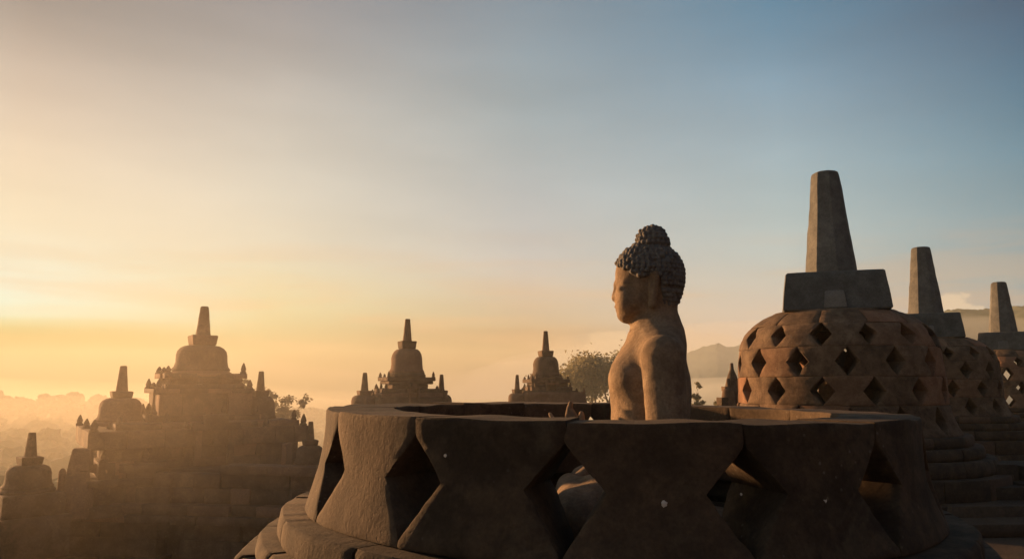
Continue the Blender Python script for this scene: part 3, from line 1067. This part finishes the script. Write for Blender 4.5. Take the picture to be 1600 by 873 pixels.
def plain_tier(parent, name, hx, hy, z0, z1, mat, x0=0.0, y0=0.0, seed=0.0, top=None):
    me = slab_mesh(name, 1.0, 1.0 if top is None else top, 0, 1, seed, amp=0.022, ch=0.04, nd=10, nzz=3)
    o = link(name, me, mat, parent=parent, loc=(x0, y0, z0))
    o.scale = (hx, hy, z1 - z0)
    return o


_af = []


def antefix_mesh():
    if len(_af) < 3:
        prof = [(0.5, 0), (0.5, 0.25), (0.34, 0.34), (0.42, 0.55), (0.28, 0.9), (0.08, 1.25)]
        me = lathe('antefix', prof, seg=8, amp=0.06, seed=len(_af) * 3.3)
        me.materials.append(M_FAR)
        _af.append(me)
        return me
    return random.choice(_af)


def shrine(px, depth, yaw_extra, spec, label, group, blocks):
    a, _ = ray(px, 600)
    az = math.atan(a)
    loc = Vector((a * depth, depth, 0))
    rot = -az + R(yaw_extra)
    t = thing('temple_shrine', loc, rot, label, 'shrine', group)
    u = depth / F_PX / math.cos(az) * 0.985
    G = lambda y: ray(px, y)[1] * depth
    k = 1.0 / (math.cos(R(yaw_extra)) + spec['dr'] * math.sin(R(yaw_extra)))
    s = spec['stupa']
    bell_parts(t, 0, 0, G(s['base']), s['s'] * u, (s['ys'] - s['top']) / 1178 * depth, (s['yh'] - s['ys']) / 1178 * depth, (s['base'] - s['yh']) / 1178 * depth, M_FAR)
    for i, (y0, y1, hw, off) in enumerate(spec['tiers']):
        hx = hw * u * k
        q_ = 1 - 0.65 * hx * spec['dr'] / depth
        hx *= q_
        hy = hx * spec['dr']
        z1, z0 = G(y0) * q_, G(y1) * q_
        if blocks:
            tier(t, 'stone_block', hx, hy, z0, z1, 0.62 if hw < 100 else 0.85, M_FAR, x0=off * u)
        else:
            plain_tier(t, 'tier', hx, hy, z0, z1, M_FAR, x0=off * u, seed=i * 1.3 + px)
    for i, (y0, y1, hw, off) in enumerate(spec['tiers']):
        if i and spec['tiers'][i - 1][2] >= hw - 3: continue
        if hw > 170: continue
        q_ = 1 - 0.65 * hw * u * k * spec['dr'] / depth
        hx = hw * u * k * q_
        hy = hx * spec['dr']
        z1 = G(y0) * q_
        n_ = max(2, int(hx * 2 / 0.85))
        sz = 0.17 * (0.8 if not blocks else 1.0)
        for j in range(n_ + 1):
            if 0 < j < n_ and random.random() < 0.45: continue
            x = -hx + 0.08 + (2 * hx - 0.16) * j / n_
            for (ax, ay) in ((x, -hy + 0.09),) + (((-hx + 0.09, 0.0), (-hx + 0.09, hy - 0.1)) if j == 0 else ()):
                if abs(ax) < 0.55 * hx and i > 0 and not blocks: continue
                o = link('antefix', antefix_mesh(), parent=t, loc=(ax + off * u, ay, z1 - 0.02), rotz=random.uniform(-.1, .1))
                o.scale = (sz * random.uniform(.9, 1.2), sz, sz * random.uniform(.8, 1.5))
    for (ox, oy, f) in spec['flank']:
        q = link('corner_stupa', None, parent=t, loc=(ox * u, oy * u, 0))
        bell_parts(q, 0, 0, G(f['base']), f['s'] * u, (f['ys'] - f['top']) / 1178 * depth, (f['yh'] - f['ys']) / 1178 * depth, (f['base'] - f['yh']) / 1178 * depth, M_FAR)
    # niche: frame and dark recess on the front
    for (ny0, ny1, nw, hy_px) in spec.get('niche', []):
        hy = hy_px * u * k * spec['dr']
        fr = link('niche_frame', None, parent=t, loc=(0, -hy - 0.06, 0))
        w = nw * u
        z1, z0 = G(ny0), G(ny1)
        for sx in (-1, 1):
            add_block(fr, 'pilaster', sx * w * 0.8, 0, (z0 + z1) / 2, w * 0.3, 0.2, z1 - z0, M_FAR)
        add_block(fr, 'lintel', 0, -0.02, z1 + w * 0.15, w * 2.3, 0.24, w * 0.35, M_FAR)
        add_block(fr, 'head_carving', 0, -0.05, z1 + w * 0.5, w * 1.1, 0.26, w * 0.5, M_FAR)
    return t


G1 = dict(dr=0.75,
          stupa=dict(top=478, ys=524, yh=540, base=588, s=36),
          tiers=[(583, 591, 64, 0), (591, 600, 50, 0), (600, 607, 60, 0), (607, 614, 76, -2), (614, 648, 72, 0), (648, 658, 84, 0),
                 (658, 668, 140, 0), (668, 694, 165, -10), (694, 712, 145, -6), (712, 738, 150, -8), (738, 748, 172, -8), (748, 775, 160, -8), (775, 792, 182, -10)],
          flank=[(-103, -10, dict(top=574, ys=611, yh=621, base=660, s=27)), (84, -10, dict(top=580, ys=611, yh=620, base=660, s=22))],
          niche=[(665, 715, 26, 150)])
shrine(313, 20.0, 12, G1, 'largest stepped shrine against the glow, a bell stupa on top and one at each corner', 'stepped shrines along the lower gallery', True)
G2 = dict(dr=0.7,
          stupa=dict(top=498, ys=533, yh=545, base=588, s=24.5),
          tiers=[(585, 589, 30, 0), (589, 595, 46, 0), (595, 600, 42, 0), (600, 608, 34, 0), (607, 613, 52, 0), (613, 640, 58, 0), (620, 720, 66, 0)],
          flank=[(-66, 0, dict(top=583, ys=610, yh=617, base=642, s=20)), (58, 0, dict(top=585, ys=610, yh=617, base=642, s=17))],
          niche=[(606, 628, 9, 56)])
shrine(635, 30.4, 18, G2, 'stepped shrine with central bell stupa seen over the broken wall, left of the middle', 'stepped shrines along the lower gallery', False)
G3 = dict(dr=0.7,
          stupa=dict(top=517, ys=548, yh=557, base=592, s=20.5),
          tiers=[(589, 592, 27, 0), (592, 598, 38, 0), (598, 604, 33, 2), (604, 612, 40, 2), (610, 632, 50, 2), (612, 720, 58, 6)],
          flank=[(-50, -8, dict(top=586, ys=608, yh=614, base=634, s=14))],
          niche=[(600, 625, 9, 38)])
shrine(853, 36.5, 20, G3, 'smallest of the three stepped shrines, beside the hazy tree', 'stepped shrines along the lower gallery', False)


def small_stupa(px, depth, s, top, ys, yh, base, label, group='small bell stupas on the gallery wall', mat=None):
    a, _ = ray(px, 600)
    t = thing('small_stupa', (a * depth, depth, 0), -math.atan(a) + R(15), label, 'stupa', group)
    u = depth / F_PX
    G = lambda y: ray(px, y)[1] * depth
    bell_parts(t, 0, 0, G(base), s * u, G(top) - G(ys), G(ys) - G(yh), G(yh) - G(base), mat or M_FAR)
    plain_tier(t, 'pedestal', s * u * 1.35, s * u * 1.35, G(base) - 0.45, G(base), mat or M_FAR, seed=px)
    plain_tier(t, 'footing', s * u * 1.6, s * u * 1.6, G(base) - 1.3, G(base) - 0.452, mat or M_FAR, seed=px + 1)
    return t


small_stupa(57, 16.5, 31, 674, 712, 725, 768, 'dark small bell stupa with intact spire at the far gallery edge')
small_stupa(488, 17.5, 21, 657, 686, 695, 728, 'small dark bell stupa right behind the rim of the roofless stupa')

# broken finial, small post and rubble between them
def placed_block(name, px, py, Y, sx, sy, sz, mat, rz=0, tilt=0.0, label=None, cat=None, group=None, k=None):
    p = P(px, py, Y)
    o = link(name, box_mesh(mat, k), loc=p, rotz=rz)
    o.rotation_euler = (random.uniform(-tilt, tilt), random.uniform(-tilt, tilt), rz)
    o.scale = (sx, sy, sz)
    if label: tag(o, label, cat, group)
    return o


u17 = 17.0 / F_PX
f = thing('broken_finial', P(119, 770, 17.0), 0.3, 'stump of a broken finial leaning on a cracked stone base at the wall top', 'finial')
link('stump', slab_mesh('stump', 15 * u17, 12 * u17, 0, 34 * u17, 2.0, amp=0.03, ch=0.03, nd=4, nzz=3), M_FAR, parent=f, loc=(0.04, 0, 33 * u17)).rotation_euler = (0, 0.08, 0)
link('pedestal', lathe('pedestal', [(24 * u17, -0.5), (24 * u17, 0), (20 * u17, 8 * u17), (17 * u17, 25 * u17), (14 * u17, 35 * u17)], seg=20, amp=0.03, scale_noise=3), M_FAR, parent=f)
f = thing('stone_post', P(95, 772, 16.8), 0, 'thin rounded stone post standing beside the broken finial', 'post')
link('shaft', lathe('shaft', [(5.5 * u17, -0.3), (5.5 * u17, 0.40), (4.5 * u17, 0.5), (2.0 * u17, 0.55)], seg=14, amp=0.01), M_FAR, parent=f)

# gallery wall in front of the shrines
def gallery_wall():
    a0, a1 = P(-260, 800, 18.6), P(520, 800, 16.9)
    a0.z = a1.z = 0
    d = a1 - a0
    t = thing('gallery_wall', a0, math.atan2(d.y, d.x), 'long weathered masonry wall with projecting courses below the shrines', 'wall')
    L = d.length
    zs = [(-1.98, 0.20, 0.10), (-2.28, 0.30, 0.0), (-2.62, 0.34, 0.06), (-2.84, 0.22, 0.22), (-3.02, 0.18, 0.32), (-3.40, 0.38, 0.05), (-3.80, 0.40, 0.02), (-4.02, 0.22, 0.18), (-4.24, 0.22, 0.32), (-4.6, 0.36, 0.12)]
    X1 = next(q / 100 for q in range(0, int(L * 100)) if (a0.x + d.x / L * q / 100) / (a0.y + d.y / L * q / 100) > -0.548)
    for (xa, xb, top_) in ((0.05, X1, -2.66), (X1 + 0.01, L - 0.05, -1.93)):
        core = link('core', slab_mesh('wall_core', 1, 1, 0, 1, 1.0, amp=0, ch=0.005, nd=2, nzz=1), M_FAR, parent=t, loc=((xa + xb) / 2, 0.95, -4.6))
        core.scale = ((xb - xa) / 2, 0.55, top_ + 4.6)
    for ci, (z, h, pr) in enumerate(zs):
        x = 0.0
        while x < L - 0.2:
            w = random.uniform(0.45, 1.15)
            if x + w > L: w = L - x
            skip = (ci in (6, 7) and 8.55 < x + w / 2 < 9.3) or (ci == 0 and random.random() < 0.4)
            if z + h > -2.62 and x + w / 2 < X1: skip = True
            if not skip:
                add_block(t, 'stone_block', x + w / 2, 0.28 - pr * 1.15 + random.uniform(-.08, .08), z + h / 2, w - 0.014, 0.56, h * random.uniform(0.955, 0.995), M_FAR, random.uniform(-.012, .012), 0.008)
            x += w
    return t


gallery_wall()
# loose stones lying on the wall top
for i, (px, py, w, h) in enumerate(((150, 752, 26, 16), (176, 748, 22, 14), (232, 750, 30, 12), (395, 742, 30, 16), (432, 745, 20, 12), (448, 712, 7, 40))):
    placed_block('loose_stone', px, py, 17.6, w * u17, 0.4, h * u17, M_FAR, random.uniform(-.3, .3), 0.06,
                 ['squat worn block lying just right of the broken finial', 'small block leaning against the largest shrine at its lit edge',
                  'flat block on the wall top under the corner stupa', 'wide block on the wall top under the shrine cornice',
                  'low block near the small dark stupa', 'thin upright slab propping the broken cornice end'][i], 'stone', 'loose stones on the gallery wall', k=i % 5)

# remains of a shrine seen between the statue and the big bell stupa
t = thing('ruined_pinnacle', P(1146, 640, 27.0), 0.2, 'ruined shrine pinnacle with upright post just beside the largest bell stupa', 'ruin')
u27 = 27.0 / F_PX
link('pillar', lathe('pillar', [(10 * u27, -2.0), (10 * u27, 20 * u27), (8 * u27, 30 * u27), (4 * u27, 33 * u27)], seg=16, amp=0.03, scale_noise=3), M_FAR, parent=t, loc=(-8 * u27, 0, 0))
link('bracket', rough_box('bracket', 3, 1), M_FAR, parent=t, loc=(-17 * u27, 0, 13 * u27)).scale = (13 * u27, 0.4, 12 * u27)
link('post', lathe('post', [(2.6 * u27, 0), (2.6 * u27, 46 * u27), (1.5 * u27, 48 * u27)], seg=10, amp=0.005), M_FAR, parent=t, loc=(-6 * u27, 0.05, 0))
link('pillar', lathe('pillar', [(11 * u27, -2.0), (11 * u27, 35 * u27), (8 * u27, 50 * u27), (3 * u27, 62 * u27), (2 * u27, 72 * u27)], seg=16, amp=0.04, scale_noise=3), M_FAR, parent=t, loc=(7 * u27, 0.3, 0))
link('upper_block', rough_box('upper_block', 5, 1), M_FAR, parent=t, loc=(-9 * u27, 0.1, 32 * u27)).scale = (9 * u27, 0.3, 7 * u27)

# steps and blocks of the terrace floor at the right
st = thing('stone_steps', P(1545, 700, 8.6), 0, 'dark stone steps and stacked blocks at the foot of the bell stupas', 'steps')
st.location.z = -1.6
for i, (dx, dy, z, w, d, h) in enumerate(((0.0, 0.9, 0.0, 1.5, 0.8, 0.40), (0.25, 0.5, 0.0, 1.4, 0.8, 0.26), (0.35, 0.1, 0.0, 1.8, 0.8, 0.14), (1.5, 0.9, 0.0, 1.4, 0.8, 0.42), (1.7, 0.5, 0.0, 1.4, 0.8, 0.28),
                                          (0.15, 1.3, 0.0, 1.6, 0.7, 0.62), (1.7, 1.3, 0.0, 1.4, 0.7, 0.60))):
    add_block(st, 'stone_block', dx, dy, z + h / 2, w, d, h, M_FLOOR, 0.05, 0.01)

# ------------------------------------------------------------------ trees
def tube(verts, faces, p0, p1, r0, r1, seg=6):
    d = (p1 - p0).normalized()
    a = d.orthogonal().normalized(); b_ = d.cross(a)
    base = len(verts)
    for (p, r) in ((p0, r0), (p1, r1)):
        for k in range(seg):
            t = 2 * PI * k / seg
            verts.append(p + a * math.cos(t) * r + b_ * math.sin(t) * r)
    for k in range(seg):
        k2 = (k + 1) % seg
        faces.append((base + k, base + k2, base + seg + k2, base + seg + k))


def tree(loc, height, crown_w, crown_h, leaf, n_clump, per, label, seed, trunk_h=None, cat='tree', spread=0.55, group=None):
    rnd = random.Random(seed)
    t = thing('tree', loc, 0, label, cat, group)
    tv, tf = [], []
    tips = []
    th = trunk_h or (height - crown_h)

    def grow(p, d, ln, r, lvl):
        n_ = 3
        q = p
        for i in range(n_):
            d = (d + Vector((rnd.uniform(-.16, .16), rnd.uniform(-.16, .16), rnd.uniform(-.02, .14)))).normalized()
            q2 = q + d * ln / n_
            tube(tv, tf, q, q2, r * (1 - i * 0.13), r * (1 - (i + 1) * 0.13), 7 if lvl < 2 else 4)
            q = q2
        if lvl >= 4:
            tips.append(q); return
        for k in range(3 if lvl < 3 else 2):
            a = rnd.uniform(0, 2 * PI)
            nd = (d * 0.8 + Vector((math.cos(a), math.sin(a), rnd.uniform(-.1, .5))) * spread * rnd.uniform(0.7, 1.3)).normalized()
            grow(q, nd, ln * rnd.uniform(0.6, 0.82), r * 0.58, lvl + 1)
        if lvl >= 2: tips.append(q)
    grow(Vector((0, 0, 0)), Vector((0, 0, 1)), th, height * 0.022, 0)
    # fit the skeleton to the height and spread of the tree
    mz = max(p.z for p in tips)
    mxy = sorted(math.hypot(p.x, p.y) for p in tips)[int(len(tips) * 0.95)]
    kz, kx = height / (mz * 1.03), crown_w / 2 / mxy
    tv = [Vector((p.x * kx, p.y * kx, p.z * kz)) for p in tv]
    tips = [Vector((p.x * kx, p.y * kx, p.z * kz)) for p in tips]
    link('trunk', mesh_from('trunk', tv, tf, True, 180), M_BARK, parent=t)
    lv, lf = [], []
    for c in range(n_clump):
        p = tips[rnd.randrange(len(tips))] + Vector((rnd.gauss(0, 1), rnd.gauss(0, 1), rnd.gauss(0, .8))) * crown_w * 0.022
        cr = crown_w * rnd.uniform(0.015, 0.045)
        for i in range(per):
            o_ = Vector((rnd.gauss(0, 1), rnd.gauss(0, 1), rnd.gauss(0, .7))) * cr
            a = Vector((rnd.gauss(0, 1), rnd.gauss(0, 1), rnd.gauss(0, 1))).normalized() * leaf * rnd.uniform(.6, 1.3)
            b_ = a.orthogonal().normalized() * leaf * rnd.uniform(.35, .7)
            k = len(lv)
            q = p + o_
            lv += [q - a, q + b_, q + a, q - b_]
            lf.append((k, k + 1, k + 2, k + 3))
    me = bpy.data.meshes.new('crown'); me.from_pydata([tuple(v) for v in lv], [], lf); me.update()
    link('crown', me, M_LEAF, parent=t)
    return t


p = P(972, 700, 150); p.z = -20
tree(p, 28.0, 34.0, 9, 0.36, 700, 24, 'hazy leafy tree behind the statue, its crown spreading on both sides', 3, trunk_h=9.0)
p = P(448, 700, 62); p.z = -13
tree(p, 12.9, 5.0, 6, 0.16, 360, 20, 'thin open tree glowing in the mist right of the largest shrine', 8, trunk_h=5.4)
p = P(378, 700, 66); p.z = -12
tree(p, 12.7, 3.0, 5, 0.13, 120, 18, 'sparse treetop just clearing the shoulder of the largest shrine', 12, trunk_h=5.4)
p = P(1117, 700, 90); p.z = -12
tree(p, 10.3, 2.2, 4, 0.22, 70, 26, 'small round treetop low beside the ruined pinnacle', 14, trunk_h=4.5)


p = P(1082, 700, 100); p.z = -14
tree(p, 14.6, 3.6, 4, 0.22, 70, 24, 'low leafy tree peeping out behind the back of the seated statue', 21, trunk_h=6.5)


# far-off wood in the mist
bm = bmesh.new(); bmesh.ops.create_icosphere(bm, subdivisions=3, radius=1.0)
ICO_V = [v.co.copy() for v in bm.verts]; ICO_F = [tuple(v.index for v in f.verts) for f in bm.faces]
bm.free()


def wood():
    rnd = random.Random(5)
    V, Fc = [], []
    for i in range(1500):
        az = rnd.uniform(-50, 40)
        dist = rnd.uniform(140, 620)
        x, y = math.sin(R(az)) * dist, math.cos(R(az)) * dist
        left = max(0.0, min(1.0, (-az - 5) / 25))
        top = -24 + left * (4 + dist * 0.022) + rnd.gauss(0, 1.6)
        rr = rnd.uniform(3.0, 6.5)
        k = len(V)
        for v in ICO_V:
            q = v * rr * (1 + noise.noise(v * 2.1 + Vector((x, y, 0))) * 0.55 + noise.noise(v * 5.0 + Vector((y, x, 0))) * 0.3)
            V.append(Vector((x + q.x, y + q.y, top - rr + q.z * 0.85)))
        Fc += [tuple(k + i for i in f) for f in ICO_F]
    me = bpy.data.meshes.new('wood'); me.from_pydata([tuple(v) for v in V], [], Fc); me.update()
    o = link('wood', me, M_HILL)
    tag(o, 'misty wood filling the plain far below the temple', 'wood', kind='stuff')


wood()

# ------------------------------------------------------------------ haze and valley mist
def vol_mat(name, dens, col, g, falloff=False):
    m = bpy.data.materials.new(name)
    m.use_nodes = True
    n, l = m.node_tree.nodes, m.node_tree.links
    n.clear()
    v = N(n, 'ShaderNodeVolumePrincipled')
    v.inputs['Color'].default_value = tuple(col) + (1,)
    v.inputs['Density'].default_value = dens
    v.inputs['Anisotropy'].default_value = g
    if falloff:
        t = N(n, 'ShaderNodeTexCoord')
        ln = N(n, 'ShaderNodeVectorMath', operation='LENGTH')
        l.new(t.outputs['Object'], ln.inputs[0])
        q = MR(n, l, ln.outputs['Value'], 0.0, 1.0, 1.0, 0.0, smooth=True)
        l.new(M_(n, l, 'MULTIPLY', q, dens), v.inputs['Density'])
    o = N(n, 'ShaderNodeOutputMaterial')
    l.new(v.outputs[0], o.inputs['Volume'])
    return m


HX = 1700
bm = bmesh.new(); bmesh.ops.create_cube(bm, size=1.0)
me = bpy.data.meshes.new('haze'); bm.to_mesh(me); bm.free()
hz_o = link('haze', me, vol_mat('haze', 0.0005, (0.90, 0.96, 0.84), 0.15), loc=(0, 0, (-33.5 + 74) / 2))
hz_o.scale = (2 * HX, 2 * HX, 74 + 33.5)
tag(hz_o, kind='stuff')

# low bank of mist lying in the valley before the hills
bm = bmesh.new(); bmesh.ops.create_icosphere(bm, subdivisions=5, radius=1.0)
for v in bm.verts:
    d = noise.noise(v.co * 3.0) * 0.10 + noise.noise(v.co * 7.0) * 0.05
    v.co *= 1 + d
me = bpy.data.meshes.new('mist_bank'); bm.to_mesh(me); bm.free(); me.shade_smooth()
mb = link('mist_bank', me, vol_mat('mist', 0.014, (0.93, 0.95, 0.88), 0.3), loc=(230, 400, -20))
mb.scale = (230, 100, 27)
tag(mb, 'pale mist bank lying in the valley before the hills', 'mist', kind='stuff')

mv = link('mist_bank', me.copy(), None, loc=(230, 470, -25))
mv.data.materials.clear(); mv.data.materials.append(vol_mat('thin_mist', 0.0034, (0.84, 0.90, 0.95), 0.1))
mv.scale = (300, 110, 66)
tag(mv, 'thin tall veil of mist standing in front of the forested hills', 'mist', kind='stuff')

# sunlit mist drifting over the lower galleries
bm = bmesh.new(); bmesh.ops.create_icosphere(bm, subdivisions=5, radius=1.0)
for v in bm.verts:
    v.co *= 1 + noise.noise(v.co * 2.0) * 0.12 + noise.noise(v.co * 5.0) * 0.05
me = bpy.data.meshes.new('drifting_mist'); bm.to_mesh(me); bm.free(); me.shade_smooth()
dm = link('drifting_mist', me, vol_mat('drifting_mist', 0.019, (1.0, 0.90, 0.74), 0.60, True), loc=(-5.6, 15.5, -0.3))
dm.scale = (6.3, 6.5, 5.0)
tag(dm, 'thin golden mist drifting around the lower galleries and shrines', 'mist', kind='stuff')

dm2 = link('drifting_mist', me, None, loc=(-3.0, 34.0, -2.0))
dm2.material_slots[0].link = 'OBJECT'
dm2.material_slots[0].material = vol_mat('faint_mist', 0.009, (1.0, 0.92, 0.80), 0.5, True)
dm2.scale = (13, 9, 10)
tag(dm2, 'faint mist hanging around the two smaller shrines', 'mist', kind='stuff')

# morning mist over the wood in the plain at the left
bm = bmesh.new(); bmesh.ops.create_icosphere(bm, subdivisions=5, radius=1.0)
for v in bm.verts:
    v.co *= 1 + noise.noise(v.co * 2.6 + Vector((3, 1, 2))) * 0.14 + noise.noise(v.co * 7.0) * 0.06
me = bpy.data.meshes.new('plain_mist'); bm.to_mesh(me); bm.free(); me.shade_smooth()
pm = link('plain_mist', me, vol_mat('plain_mist', 0.0026, (0.95, 0.90, 0.76), 0.40), loc=(-150, 215, -29))
pm.scale = (190, 130, 30)
tag(pm, 'golden ground mist pooled over the wood in the plain', 'mist', kind='stuff')
